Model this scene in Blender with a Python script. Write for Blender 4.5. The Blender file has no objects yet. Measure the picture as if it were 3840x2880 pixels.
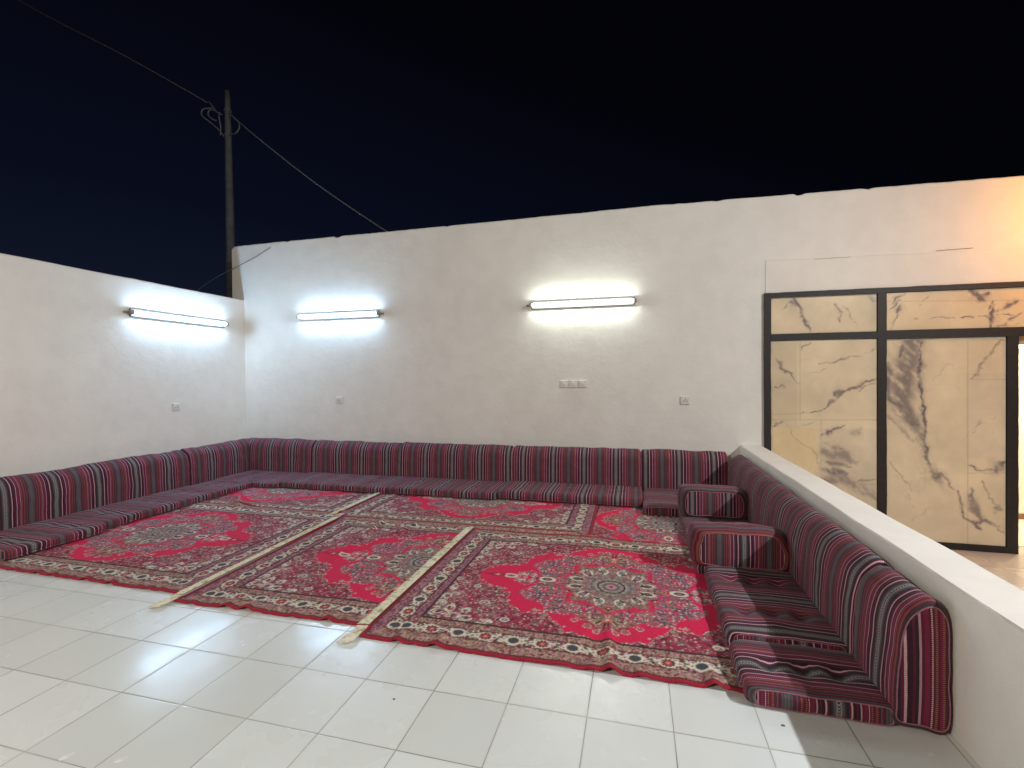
import bpy, bmesh, math, random
import numpy as np
from mathutils import Vector, Matrix, noise
random.seed(7)
C = bpy.context.scene.collection
SC = bpy.context.scene

# lamp and fill light powers (W) and tube radiances
LT, LW, LFILL, LFILL2, LR = 200.0, 68.0, 310.0, 8.0, 70.0
LA, LB, LC = 64.0, 62.0, 38.0

# ------------------------------------------------------------------ camera
cam = bpy.data.cameras.new("camera"); camo = bpy.data.objects.new("camera", cam); C.objects.link(camo)
cam.sensor_width = 36.0; cam.lens = 1742.0/3840*36
cam.shift_x = -0.00589; cam.shift_y = -0.00275
cam.clip_start = 0.02; cam.clip_end = 600
R_ = Matrix(((0.969274, 0.245891, -0.0068), (0.004574, 0.00962, 0.999943), (0.245942, -0.96925, 0.0082))).transposed()
camo.matrix_world = Matrix.Translation((0, 0, 1.3577)) @ R_.to_4x4()
SC.camera = camo

# ------------------------------------------------------------------ night sky
wd = bpy.data.worlds.new("World"); SC.world = wd; wd.use_nodes = True
nt = wd.node_tree; nt.nodes.clear()
def N(nt, t, **k):
    n = nt.nodes.new(t)
    for a, b in k.items(): setattr(n, a, b)
    return n
wo = N(nt, 'ShaderNodeOutputWorld'); bg = N(nt, 'ShaderNodeBackground'); tc = N(nt, 'ShaderNodeTexCoord')
dp = N(nt, 'ShaderNodeVectorMath', operation='DOT_PRODUCT'); dp.inputs[1].default_value = (-0.40, 0.25, -1.0)
mr = N(nt, 'ShaderNodeMapRange'); mr.inputs[1].default_value = -0.75; mr.inputs[2].default_value = 0.62
cr = N(nt, 'ShaderNodeValToRGB')
e = cr.color_ramp; e.elements[0].position = 0; e.elements[0].color = (0.0006, 0.0006, 0.0010, 1)
e.elements[1].position = 1; e.elements[1].color = (0.0085, 0.0125, 0.0265, 1)
for p, c in ((0.35, (0.0007, 0.0008, 0.0019, 1)), (0.65, (0.0019, 0.0028, 0.0078, 1)), (0.85, (0.0048, 0.0072, 0.0165, 1))):
    x = e.elements.new(p); x.color = c
nt.links.new(tc.outputs['Generated'], dp.inputs[0]); nt.links.new(dp.outputs['Value'], mr.inputs[0])
nt.links.new(mr.outputs[0], cr.inputs[0]); nt.links.new(cr.outputs[0], bg.inputs[0]); nt.links.new(bg.outputs[0], wo.inputs[0])
bg.inputs[1].default_value = 1.0
SC.view_settings.view_transform = 'Standard'; SC.view_settings.look = 'None'
SC.view_settings.exposure = 0.50; SC.view_settings.gamma = 1
SC.cycles.max_bounces = 8; SC.cycles.diffuse_bounces = 5; SC.cycles.sample_clamp_indirect = 6

# ------------------------------------------------------------------ lamps outside the frame, and added fill lights
def lamp_area(name, loc, target, sx, sy, energy, col):
    l = bpy.data.lights.new(name, 'AREA'); l.shape = 'RECTANGLE'; l.size = sx; l.size_y = sy; l.energy = energy; l.color = col
    o = bpy.data.objects.new(name, l); C.objects.link(o); o.location = loc
    d = (Vector(target)-Vector(loc)).normalized()
    x = Vector((0, 1, 0)); x = (x - d*x.dot(d)).normalized(); z = -d; y = z.cross(x)
    o.matrix_world = Matrix.Translation(loc) @ Matrix((x, y, z)).transposed().to_4x4()
    return o
def lamp_point(name, loc, r, energy, col):
    l = bpy.data.lights.new(name, 'POINT'); l.shadow_soft_size = r; l.energy = energy; l.color = col
    o = bpy.data.objects.new(name, l); C.objects.link(o); o.location = loc; return o
lamp_area('tube_lamp_light', (4.55, 1.5, 3.95), (-0.6, 0.6, 0), 1.2, 0.06, LT, (0.92, 0.97, 1.0))
lamp_point('wall_lamp_light', (4.55, 5.15, 2.95), 0.06, LW, (1.0, 0.40, 0.085))
lamp_point('rear_fill_light', (-2.6, -1.9, 3.0), 0.10, LFILL, (1.0, 0.90, 0.76))  # added warm fill behind the camera, stands in for ambient bounce
lamp_point('right_fill_light', (3.4, 2.2, 3.1), 0.08, LFILL2, (1.0, 0.78, 0.55))  # added weak warm fill, brightens marble and wall from the right
lamp_point('room_lamp_light', (4.5, 6.5, 2.1), 0.08, LR, (1.0, 0.93, 0.76))

# ------------------------------------------------------------------ helpers
def tag(o, label=None, cat=None, group=None, kind=None):
    if label: o['label'] = label
    if cat: o['category'] = cat
    if group: o['group'] = group
    if kind: o['kind'] = kind
    return o
def empty(name, loc=(0, 0, 0), rz=0):
    o = bpy.data.objects.new(name, None); C.objects.link(o); o.location = loc; o.rotation_euler = (0, 0, rz); return o
def link(name, me, mat, parent=None):
    o = bpy.data.objects.new(name, me); C.objects.link(o)
    if mat: me.materials.append(mat)
    if parent: o.parent = parent
    return o
def bm_obj(name, bm, mat, parent=None, smooth=False):
    bmesh.ops.recalc_face_normals(bm, faces=bm.faces)
    me = bpy.data.meshes.new(name); bm.to_mesh(me); bm.free()
    if smooth: me.polygons.foreach_set('use_smooth', [True]*len(me.polygons))
    return link(name, me, mat, parent)
def box(bm, x0, x1, y0, y1, z0, z1, bev=0.0, seg=2):
    vs = [bm.verts.new((x, y, z)) for x in (x0, x1) for y in (y0, y1) for z in (z0, z1)]
    q = [(0, 1, 3, 2), (4, 6, 7, 5), (0, 4, 5, 1), (2, 3, 7, 6), (0, 2, 6, 4), (1, 5, 7, 3)]
    fs = [bm.faces.new([vs[i] for i in f]) for f in q]
    if bev > 0:
        es = {e for f in fs for e in f.edges}
        bmesh.ops.bevel(bm, geom=list(es), offset=bev, segments=seg, affect='EDGES', profile=0.6)
def tube(bm, pts, r, n=8, r1=None, cap=True):
    pts = [Vector(p) for p in pts]; rings = []; up = None
    for i, p in enumerate(pts):
        t = (pts[min(i+1, len(pts)-1)]-pts[max(i-1, 0)]).normalized()
        if up is None:
            up = Vector((0, 0, 1)) if abs(t.z) < .9 else Vector((1, 0, 0))
        a = (up - t*up.dot(t)).normalized(); up = a; b = t.cross(a)
        rr = r if r1 is None else r+(r1-r)*i/(len(pts)-1)
        rings.append([bm.verts.new(p + (a*math.cos(2*math.pi*k/n)+b*math.sin(2*math.pi*k/n))*rr) for k in range(n)])
    for i in range(len(rings)-1):
        for k in range(n):
            bm.faces.new((rings[i][k], rings[i][(k+1) % n], rings[i+1][(k+1) % n], rings[i+1][k]))
    if cap: bm.faces.new(rings[0][::-1]); bm.faces.new(rings[-1])
def catmull(P, n, closed=True):
    P = [np.array(p, float) for p in P]; m = len(P); out = []
    rng = range(m) if closed else range(m-1)
    for i in rng:
        g = (lambda j: P[j % m]) if closed else (lambda j: P[min(max(j, 0), m-1)])
        p0, p1, p2, p3 = g(i-1), g(i), g(i+1), g(i+2)
        for k in range(n):
            t = k/n
            out.append(0.5*((2*p1)+(-p0+p2)*t+(2*p0-5*p1+4*p2-p3)*t*t+(-p0+3*p1-3*p2+p3)*t**3))
    if not closed: out.append(P[-1])
    return out

# ------------------------------------------------------------------ material helpers
def mat(name):
    m = bpy.data.materials.new(name); m.use_nodes = True; t = m.node_tree
    b = t.nodes['Principled BSDF']; return m, t, b
def L(t, a, b): t.links.new(a, b)
def noise_n(t, scale, detail=4, vec=None, rough=0.6):
    n = N(t, 'ShaderNodeTexNoise'); n.inputs['Scale'].default_value = scale; n.inputs['Detail'].default_value = detail; n.inputs['Roughness'].default_value = rough
    if vec is not None: L(t, vec, n.inputs['Vector'])
    return n
def ramp(t, fac, stops, interp='LINEAR'):
    r = N(t, 'ShaderNodeValToRGB'); r.color_ramp.interpolation = interp; el = r.color_ramp.elements
    while len(el) > 1: el.remove(el[-1])
    el[0].position = stops[0][0]; el[0].color = (*stops[0][1], 1)
    for p, c in stops[1:]:
        x = el.new(p); x.color = (*c, 1)
    L(t, fac, r.inputs[0]); return r
def mth(t, op, a, b=None, c=None):
    n = N(t, 'ShaderNodeMath', operation=op)
    for i, v in enumerate((a, b, c)):
        if v is None: continue
        if isinstance(v, (int, float)): n.inputs[i].default_value = v
        else: L(t, v, n.inputs[i])
    return n.outputs[0]
def mixc(t, fac, a, b, mode='MIX'):
    n = N(t, 'ShaderNodeMix', data_type='RGBA', blend_type=mode)
    for s, v in ((n.inputs[0], fac), (n.inputs[6], a), (n.inputs[7], b)):
        if isinstance(v, (int, float)): s.default_value = v
        elif isinstance(v, tuple): s.default_value = (*v, 1)
        else: L(t, v, s)
    return n.outputs[2]
def bump(t, b, h, strength, dist=0.01):
    n = N(t, 'ShaderNodeBump'); n.inputs['Strength'].default_value = strength; n.inputs['Distance'].default_value = dist
    L(t, h, n.inputs['Height']); L(t, n.outputs[0], b.inputs['Normal']); return n
def simple(name, col, rough=0.6, metal=0.0, var=0.15, scale=20, bmp=0.0):
    m, t, b = mat(name); tc = N(t, 'ShaderNodeTexCoord')
    n = noise_n(t, scale, 5, tc.outputs['Object'])
    r = ramp(t, n.outputs[0], [(0.3, tuple(c*(1-var) for c in col)), (0.7, tuple(min(1, c*(1+var)) for c in col))])
    L(t, r.outputs[0], b.inputs['Base Color']); b.inputs['Roughness'].default_value = rough; b.inputs['Metallic'].default_value = metal
    if bmp: bump(t, b, n.outputs[0], bmp, 0.004)
    return m
def emit(name, col, s):
    m, t, b = mat(name); b.inputs['Base Color'].default_value = (.8, .8, .8, 1)
    b.inputs['Emission Color'].default_value = (*col, 1); b.inputs['Emission Strength'].default_value = s; return m

def plaster(name, col, var=0.05, marks=True):
    m, t, b = mat(name); tc = N(t, 'ShaderNodeTexCoord'); v = tc.outputs['Object']
    big = noise_n(t, 0.9, 3, v); med = noise_n(t, 5, 5, v); fine = noise_n(t, 60, 4, v)
    base = ramp(t, big.outputs[0], [(0.3, tuple(c*(1-var) for c in col)), (0.7, tuple(min(1, c*(1+var*.5)) for c in col))])
    c1 = mixc(t, 0.35, base.outputs[0], ramp(t, med.outputs[0], [(0.35, (.87, .865, .85)), (0.6, (1, 1, 1))]).outputs[0], 'MULTIPLY')
    # trowel marks: stretched noise
    mp = N(t, 'ShaderNodeMapping'); mp.inputs['Scale'].default_value = (3.0, 3.0, 4.0); mp.inputs['Rotation'].default_value = (0.2, 0.5, 0.3); L(t, v, mp.inputs[0])
    tr = noise_n(t, 1.6, 6, mp.outputs[0], 0.65)
    # sparse small scuffs
    sc = noise_n(t, 14, 6, v, 0.7)
    scm = ramp(t, sc.outputs[0], [(0.72, (0, 0, 0)), (0.80, (1, 1, 1))])
    c2 = mixc(t, mth(t, 'MULTIPLY', scm.outputs[0], 0.35), c1, tuple(c*.62 for c in col))
    L(t, c2, b.inputs['Base Color']); b.inputs['Roughness'].default_value = 0.62
    h = mth(t, 'ADD', mth(t, 'MULTIPLY', tr.outputs[0], 0.8), mth(t, 'MULTIPLY', fine.outputs[0], 0.12))
    h = mth(t, 'ADD', h, mth(t, 'MULTIPLY', med.outputs[0], 0.5))
    bump(t, b, h, 0.33, 0.016)
    return m
M_WALL = plaster('painted_plaster', (.83, .795, .735))
M_PAR = plaster('parapet_plaster', (.85, .82, .77))
M_PATCH = plaster('patched_plaster', (.83, .785, .715), 0.08)

# tiled floor -------------------------------------------------------
def tiles(name, col, ox, oy, s, grout=(.20, .18, .165), gw=0.0022, rough=(0.16, 0.34)):
    m, t, b = mat(name); tc = N(t, 'ShaderNodeTexCoord'); sp = N(t, 'ShaderNodeSeparateXYZ'); L(t, tc.outputs['Object'], sp.inputs[0])
    wob = noise_n(t, 3.0, 2, tc.outputs['Object'])
    ux = mth(t, 'DIVIDE', mth(t, 'SUBTRACT', sp.outputs[0], ox), s); uy = mth(t, 'DIVIDE', mth(t, 'SUBTRACT', sp.outputs[1], oy), s)
    def edge(u):
        f = mth(t, 'FRACT', u); return mth(t, 'SUBTRACT', 0.5, mth(t, 'ABSOLUTE', mth(t, 'SUBTRACT', f, 0.5)))
    d = mth(t, 'MINIMUM', edge(ux), edge(uy))      # 0 at the joint
    gwn = mth(t, 'MULTIPLY', mth(t, 'ADD', mth(t, 'MULTIPLY', wob.outputs[0], 0.9), 0.5), gw/s)
    g = mth(t, 'LESS_THAN', d, gwn)
    wn = N(t, 'ShaderNodeTexWhiteNoise', noise_dimensions='3D'); cb = N(t, 'ShaderNodeCombineXYZ')
    L(t, mth(t, 'FLOOR', ux), cb.inputs[0]); L(t, mth(t, 'FLOOR', uy), cb.inputs[1]); L(t, cb.outputs[0], wn.inputs[0])
    tint = ramp(t, wn.outputs[0], [(0, tuple(c*.925 for c in col)), (1, tuple(c*1.03 for c in col))])
    sm = noise_n(t, 2.3, 3, tc.outputs['Object'], 0.5); st = noise_n(t, 45, 3, tc.outputs['Object'], 0.7)
    c = mixc(t, 0.7, tint.outputs[0], ramp(t, sm.outputs[0], [(0.25, (.93, .93, .92)), (0.75, (1, 1, 1))]).outputs[0], 'MULTIPLY')
    spk = ramp(t, st.outputs[0], [(0.745, (0, 0, 0)), (0.79, (1, 1, 1))])
    c = mixc(t, mth(t, 'MULTIPLY', spk.outputs[0], 0.4), c, (.35, .32, .29))
    # faint grime next to the joint
    gr = N(t, 'ShaderNodeMapRange'); L(t, d, gr.inputs[0]); gr.inputs[1].default_value = 0.0; gr.inputs[2].default_value = 0.03; gr.inputs[3].default_value = 0.16; gr.inputs[4].default_value = 0.0
    c = mixc(t, gr.outputs[0], c, (.42, .39, .35))
    gn = noise_n(t, 1.7, 3, tc.outputs['Object'])
    gcol = ramp(t, gn.outputs[0], [(0.35, tuple(q*1.7 for q in grout)), (0.62, tuple(q*.75 for q in grout))])
    c = mixc(t, g, c, gcol.outputs[0])
    L(t, c, b.inputs['Base Color'])
    sm2 = noise_n(t, 5.5, 3, tc.outputs['Object'], 0.5)
    rr = N(t, 'ShaderNodeMapRange'); L(t, mth(t, 'ADD', mth(t, 'MULTIPLY', sm2.outputs[0], .7), mth(t, 'MULTIPLY', wn.outputs[0], .3)), rr.inputs[0])
    rr.inputs[1].default_value = 0.3; rr.inputs[2].default_value = 0.7; rr.inputs[3].default_value = rough[0]; rr.inputs[4].default_value = rough[1]
    L(t, mth(t, 'MAXIMUM', rr.outputs[0], mth(t, 'MULTIPLY', g, 0.8)), b.inputs['Roughness'])
    # pillowed tile edge + tiny waviness + tile lippage
    pe = N(t, 'ShaderNodeMapRange'); pe.interpolation_type = 'SMOOTHSTEP'; L(t, d, pe.inputs[0]); pe.inputs[2].default_value = 0.018
    fn = noise_n(t, 7, 2, tc.outputs['Object'])
    h = mth(t, 'ADD', mth(t, 'MULTIPLY', pe.outputs[0], 0.12), mth(t, 'MULTIPLY', fn.outputs[0], 0.10))
    bump(t, b, h, 0.5, 0.008)
    return m
M_TILE = tiles('white_floor_tile', (.79, .815, .80), -3.1658, 1.8510, 0.33, grout=(.31, .285, .26), gw=.0020)
M_TILE2 = tiles('pinkish_yard_tile', (.66, .54, .45), 0.1, 0.1, 0.4)

# striped woven fabric ---------------------------------------------
def fabric():
    m, t, b = mat('striped_woven_fabric'); uv = N(t, 'ShaderNodeUVMap'); sp = N(t, 'ShaderNodeSeparateXYZ'); L(t, uv.outputs[0], sp.inputs[0])
    U, V = sp.outputs[0], sp.outputs[1]
    jit = noise_n(t, 9, 2, uv.outputs[0])
    u = mth(t, 'ADD', U, mth(t, 'MULTIPLY', mth(t, 'SUBTRACT', jit.outputs[0], .5), 0.004))
    tt = mth(t, 'PINGPONG', mth(t, 'MULTIPLY', u, 2.0), 1.0)
    BK = (.022, .012, .019); MR = (.115, .006, .034); CR = (.205, .010, .052); PK = (.50, .25, .31); GY = (.105, .085, .093); DG = (.040, .030, .036); BR = (.13, .026, .024); DM = (.034, .003, .014)
    S = [(0, DG), (.03, GY), (.105, DG), (.14, BK), (.19, MR), (.23, PK), (.262, DM), (.33, MR), (.36, BK), (.405, PK), (.436, MR), (.475, CR), (.535, MR), (.56, (.30, .10, .13)), (.58, MR),
         (.61, BR), (.64, MR), (.67, CR), (.705, BR), (.735, MR), (.76, DG), (.79, (.22, .08, .10)), (.805, CR), (.83, MR), (.86, DG), (.885, GY), (.92, (.065, .048, .056)), (.945, (.135, .115, .125)), (.975, GY)]
    r = ramp(t, tt, S, 'CONSTANT')
    # woven dots and chain motifs
    vd = mth(t, 'SINE', mth(t, 'MULTIPLY', V, 2*math.pi*46)); vd2 = mth(t, 'SINE', mth(t, 'MULTIPLY', V, 2*math.pi*30))
    def band(a, c): return mth(t, 'MULTIPLY', mth(t, 'GREATER_THAN', tt, a), mth(t, 'LESS_THAN', tt, c))
    pkd = mth(t, 'MULTIPLY', mth(t, 'ADD', band(.23, .262), band(.56, .58)), mth(t, 'GREATER_THAN', vd, -0.05))
    c = mixc(t, pkd, r.outputs[0], (.72, .47, .50))
    org = mth(t, 'MULTIPLY', mth(t, 'ADD', band(.61, .64), band(.705, .735)), mth(t, 'GREATER_THAN', vd, 0.35))
    c = mixc(t, org, c, (.42, .17, .09))
    # white chain in the dark band: wavy line pair
    w = mth(t, 'MULTIPLY', mth(t, 'SINE', mth(t, 'MULTIPLY', V, 2*math.pi*22)), 0.030)
    ch = mth(t, 'LESS_THAN', mth(t, 'ABSOLUTE', mth(t, 'SUBTRACT', tt, mth(t, 'ADD', mth(t, 'ABSOLUTE', w), 0.018))), 0.010)
    ch2 = mth(t, 'MULTIPLY', band(-1, .13), mth(t, 'MAXIMUM', ch, mth(t, 'MULTIPLY', mth(t, 'GREATER_THAN', vd2, .4), band(-1, .016))))
    c = mixc(t, ch2, c, (.40, .355, .35))
    # weave grain and fading
    gr = noise_n(t, 260, 2, uv.outputs[0]); fd = noise_n(t, 3, 3, uv.outputs[0])
    mp = N(t, 'ShaderNodeMapping'); mp.inputs['Scale'].default_value = (240, 12, 1); L(t, uv.outputs[0], mp.inputs[0]); th = noise_n(t, 1, 3, mp.outputs[0])
    c = mixc(t, 0.55, c, ramp(t, gr.outputs[0], [(0.3, (.6, .6, .6)), (0.7, (1.25, 1.25, 1.25))]).outputs[0], 'MULTIPLY')
    c = mixc(t, 0.5, c, ramp(t, th.outputs[0], [(0.3, (.65, .65, .65)), (0.7, (1.25, 1.25, 1.25))]).outputs[0], 'MULTIPLY')
    c = mixc(t, 0.5, c, ramp(t, fd.outputs[0], [(0.35, (.82, .82, .84)), (0.65, (1.1, 1.1, 1.1))]).outputs[0], 'MULTIPLY')
    L(t, c, b.inputs['Base Color']); b.inputs['Roughness'].default_value = 0.85
    b.inputs['Sheen Weight'].default_value = 0.04; b.inputs['Sheen Roughness'].default_value = 0.5; b.inputs['Sheen Tint'].default_value = (.9, .7, .75, 1)
    h = mth(t, 'ADD', gr.outputs[0], mth(t, 'MULTIPLY', th.outputs[0], .6)); bump(t, b, h, 0.4, 0.002)
    return m
M_FAB = fabric()
M_PIPE = simple('pink_piping', (.34, .12, .16), .8, var=.2, scale=60)

def colattr_mat(name, rough=0.95, grain=300, sheen=0.3, bstr=0.5, amt=0.5):
    m, t, b = mat(name); a = N(t, 'ShaderNodeAttribute', attribute_name='col'); tc = N(t, 'ShaderNodeTexCoord')
    g = noise_n(t, grain, 2, tc.outputs['Object'])
    c = mixc(t, amt, a.outputs['Color'], ramp(t, g.outputs[0], [(0.3, (.7, .7, .7)), (0.7, (1.2, 1.2, 1.2))]).outputs[0], 'MULTIPLY')
    L(t, c, b.inputs['Base Color']); b.inputs['Roughness'].default_value = rough
    if sheen: b.inputs['Sheen Weight'].default_value = sheen
    bump(t, b, g.outputs[0], bstr, 0.002); return m
M_RUG = colattr_mat('rug_pile', sheen=0)
M_MARB = colattr_mat('veined_marble', 0.28, 5, 0, 0.02, 0.12)
def fringe_mat():
    m, t, b = mat('cream_fringe'); tc = N(t, 'ShaderNodeTexCoord'); n = noise_n(t, 28, 4, tc.outputs['Object']); n2 = noise_n(t, 200, 2, tc.outputs['Object'])
    r = ramp(t, n.outputs[0], [(0.36, (.42, .38, .24)), (0.45, (.72, .67, .50)), (0.60, (.84, .80, .66))])
    L(t, mixc(t, .5, r.outputs[0], ramp(t, n2.outputs[0], [(0.3, (.6, .6, .6)), (0.7, (1.2, 1.2, 1.2))]).outputs[0], 'MULTIPLY'), b.inputs['Base Color']); b.inputs['Roughness'].default_value = .9
    return m
M_FRG = fringe_mat()
M_BLK = simple('black_painted_frame', (.018, .014, .013), .55, var=.35, scale=30, bmp=.4)
M_WHT = simple('white_plastic', (.72, .70, .64), .35, var=.04)
M_BAT = simple('lamp_batten_enamel', (.06, .06, .065), .4, var=.05)
M_CAP = simple('lamp_socket', (.30, .26, .22), .5, var=.2)
M_SLOT = simple('dark_slot', (.05, .045, .04), .6)
M_POLE = simple('weathered_pole', (.095, .10, .115), .8, var=.25, scale=9, bmp=.5)
M_CABL = simple('grey_cable', (.16, .16, .175), .6, var=.3)
M_GND = simple('dark_ground', (.10, .085, .065), .95, var=.3, scale=2)
M_SKRT = simple('brown_skirting', (.22, .11, .055), .5, var=.2)
M_ROOM = simple('cream_room_wall', (.80, .76, .66), .6, var=.03, scale=3)
M_ROOMF = simple('glossy_room_floor', (.74, .70, .60), .2, var=.03, scale=3)
# ------------------------------------------------------------------ setting
WX, WY = -5.68, 5.75          # inner faces of the left and the back wall
def slab(name, x0, x1, y0, y1, z0, z1, m, **k):
    bm = bmesh.new(); box(bm, x0, x1, y0, y1, z0, z1); return bm_obj(name, bm, m, **k)
def sheet(name, x0, x1, y0, y1, z, m):
    bm = bmesh.new(); bm.faces.new([bm.verts.new(p) for p in ((x0, y0, z), (x1, y0, z), (x1, y1, z), (x0, y1, z))]); o = bm_obj(name, bm, m); return tag(o, kind='structure')
sheet('ground', -250, 250, -250, 250, -0.75, M_GND)
tag(slab('terrace_floor', WX-.1, 1.30, -3.2, WY+.05, -0.44, 0.0, M_TILE), kind='structure')
tag(slab('yard_floor', 1.301, 9.0, -3.2, 8.2, -0.70, -0.447, M_TILE2), kind='structure')

def wall_top(x):
    xs = [-5.905, -5.3, -3.34, -1.6, .097, 1.5, 2.935, 3.76, 6]; zs = [3.362, 3.37, 3.373, 3.378, 3.388, 3.372, 3.353, 3.341, 3.33]
    return float(np.interp(x, xs, zs)) + .007*noise.noise((x*2.3, 1, 0)) + .005*noise.noise((x*11, 4, 0)) + max(0, noise.noise((x*6, 9, 0))-.35)*-.06
def build_back_wall():
    bm = bmesh.new(); D0, D1, TH = 3.703, 4.75, .22
    xs = sorted(set([round(x, 3) for x in np.arange(-5.9, 6.0, .04)] + [D0, D1])); fr = []; bk = []
    # columns of vertices: z levels, rounded top edge
    def col(x):
        zt = wall_top(x); r = .018
        lv = [(-.70, 0), (1.745, 0), (zt-r, 0), (zt-r*.3, r*.3), (zt, r), (zt, TH-r), (zt-r, TH), (-.70, TH)]
        return [bm.verts.new((x, WY+dy, z)) for z, dy in lv]
    cols = []
    for x in xs:
        c = col(x)
        if x < -5.86:       # rounded left end
            for v in c: v.co.z -= .03*((-5.86-x)/.04)**2 if v.co.z > 3 else 0
        cols.append(c)
    for i in range(len(xs)-1):
        a, b = cols[i], cols[i+1]; door = xs[i] >= D0-1e-6 and xs[i+1] <= D1+1e-6
        for k in range(7):
            if k == 0 and door: continue
            if k == 6 and door: continue
            bm.faces.new((a[k], b[k], b[k+1], a[k+1]))
        bm.faces.new((a[7], b[7], b[0], a[0])) if not door else None
    bm.faces.new(cols[0]); bm.faces.new(cols[-1])
    # door reveals: left, right, head; rear face above the door
    iL, iR = xs.index(D0), xs.index(D1)
    L1 = bm.verts.new((D0, WY+TH, 1.745)); R1 = bm.verts.new((D1, WY+TH, 1.745))
    bm.faces.new((cols[iL][0], cols[iL][1], L1, cols[iL][7])); bm.faces.new((cols[iR][0], cols[iR][1], R1, cols[iR][7]))
    bm.faces.new([cols[i][1] for i in range(iL, iR+1)]+[R1, L1]); bm.faces.new([cols[i][6] for i in range(iL, iR+1)]+[R1, L1])
    o = bm_obj('boundary_wall', bm, M_WALL)
    tag(o, 'tall cream plastered wall behind the long row of striped cushions, carrying two lit tube lamps', 'wall')
    # plaster band above the marble: repaired strip standing slightly proud
    bm = bmesh.new(); n = 70; top = []; bot = []
    for i in range(n+1):
        x = 1.415 + (6.0-1.415)*i/n
        zt = 2.635 + .006*noise.noise((x*3, 2, 0)) + .012*math.sin(x*1.3); zb = 2.282
        top.append([bm.verts.new((x, WY-.007, zb)), bm.verts.new((x, WY-.007, zt-.010)), bm.verts.new((x, WY-.002, zt)), bm.verts.new((x, WY+.01, zt)), bm.verts.new((x, WY+.01, zb))])
    for i in range(n):
        for k in range(4): bm.faces.new((top[i][k], top[i+1][k], top[i+1][k+1], top[i][k+1]))
    bm.faces.new(top[0]); bm.faces.new(top[-1])
    bm_obj('plaster_band', bm, M_PATCH, o)
    bm = bmesh.new()
    for (a, b2) in (((1.9, 2.632), (2.25, 2.634)), ((3.02, 2.644), (3.34, 2.650))):
        tube(bm, [(a[0]+(b2[0]-a[0])*k/14, WY-.0065, a[1]+.0-.004+(b2[1]-a[1])*k/14+.003*noise.noise((k*.9, a[0], 0))) for k in range(15)], .0022, 5)
    bm_obj('crack', bm, simple('crack_shadow_line', (.25, .17, .10), .9), o)
    return o
back = build_back_wall()
def build_left_wall():
    bm = bmesh.new(); ys = np.arange(-3.2, WY-.001, .05).tolist()+[WY-.002]; cols = []
    for y in ys:
        zt = 2.541+.004*noise.noise((y*2, 7, 0))+.003*noise.noise((y*9, 3, 0)); r = .015
        cols.append([bm.verts.new((WX-d, y, z)) for z, d in ((-.70, 0), (zt-r, 0), (zt-r*.3, r*.3), (zt, r), (zt, .2-r), (zt-r, .2), (-.70, .2))])
    for i in range(len(ys)-1):
        for k in range(7): bm.faces.new((cols[i][k], cols[i+1][k], cols[i+1][(k+1) % 7], cols[i][(k+1) % 7]))
    bm.faces.new(cols[0]); bm.faces.new(cols[-1])
    return tag(bm_obj('side_wall', bm, M_WALL), 'lower cream plastered wall at the left, with one lit tube lamp near the corner', 'wall')
build_left_wall()
def build_parapet():
    bm = bmesh.new(); ys = np.arange(-3.0, WY-.001, .06).tolist()+[WY-.002]; cols = []
    for y in ys:
        w = .002*noise.noise((y*1.5, 3, 1)); zt = .571+.004*noise.noise((y*2.2, 7, 1)); w2 = .004*noise.noise((y*6, 1, 5)); r = .007
        cols.append([bm.verts.new((x, y, z)) for x, z in ((1.147+w, .001), (1.147+w, zt-r-w2), (1.147+r+w, zt), (1.365-r, zt+.002), (1.365+w, zt-r), (1.365, -.447))])
    for i in range(len(ys)-1):
        for k in range(5): bm.faces.new((cols[i][k], cols[i+1][k], cols[i+1][k+1], cols[i][k+1]))
    bm.faces.new(cols[0]); bm.faces.new(cols[-1])
    return tag(bm_obj('parapet', bm, M_PAR), 'low white plastered parapet wall running along behind the right row of cushions', 'low wall')
build_parapet()

# lit room beyond the doorway
rm = empty('lit_room', (4.6, 7, -.447)); tag(rm, 'bright cream room seen through the doorway at the right edge, beside the black frame', 'room')
def part(name, x0, x1, y0, y1, z0, z1, m, par, off=(0, 0, 0), bev=0):
    bm = bmesh.new(); box(bm, x0-off[0], x1-off[0], y0-off[1], y1-off[1], z0-off[2], z1-off[2], bev); return bm_obj(name, bm, m, par)
o_ = (4.6, 7, -.447)
part('rear_wall', 3.4, 6.4, 7.10, 7.2, -.447, 2.5, M_ROOM, rm, o_)
part('side_wall', 3.3, 3.4, 5.98, 7.2, -.447, 2.5, M_ROOM, rm, o_)
part('side_wall', 6.4, 6.5, 5.98, 7.2, -.447, 2.5, M_ROOM, rm, o_)
part('ceiling', 3.3, 6.5, 5.98, 7.2, 2.5, 2.6, M_ROOM, rm, o_)
part('floor', 3.4, 6.4, 5.98, 7.10, -.446, -.440, M_ROOMF, rm, o_)
part('skirting', 3.4, 6.4, 7.085, 7.10, -.440, -.372, M_SKRT, rm, o_)
part('door_lintel', 3.71, 4.74, 5.80, 5.84, 1.655, 1.742, simple('peach_lintel', (.66, .40, .27), .6), rm, o_)

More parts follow.
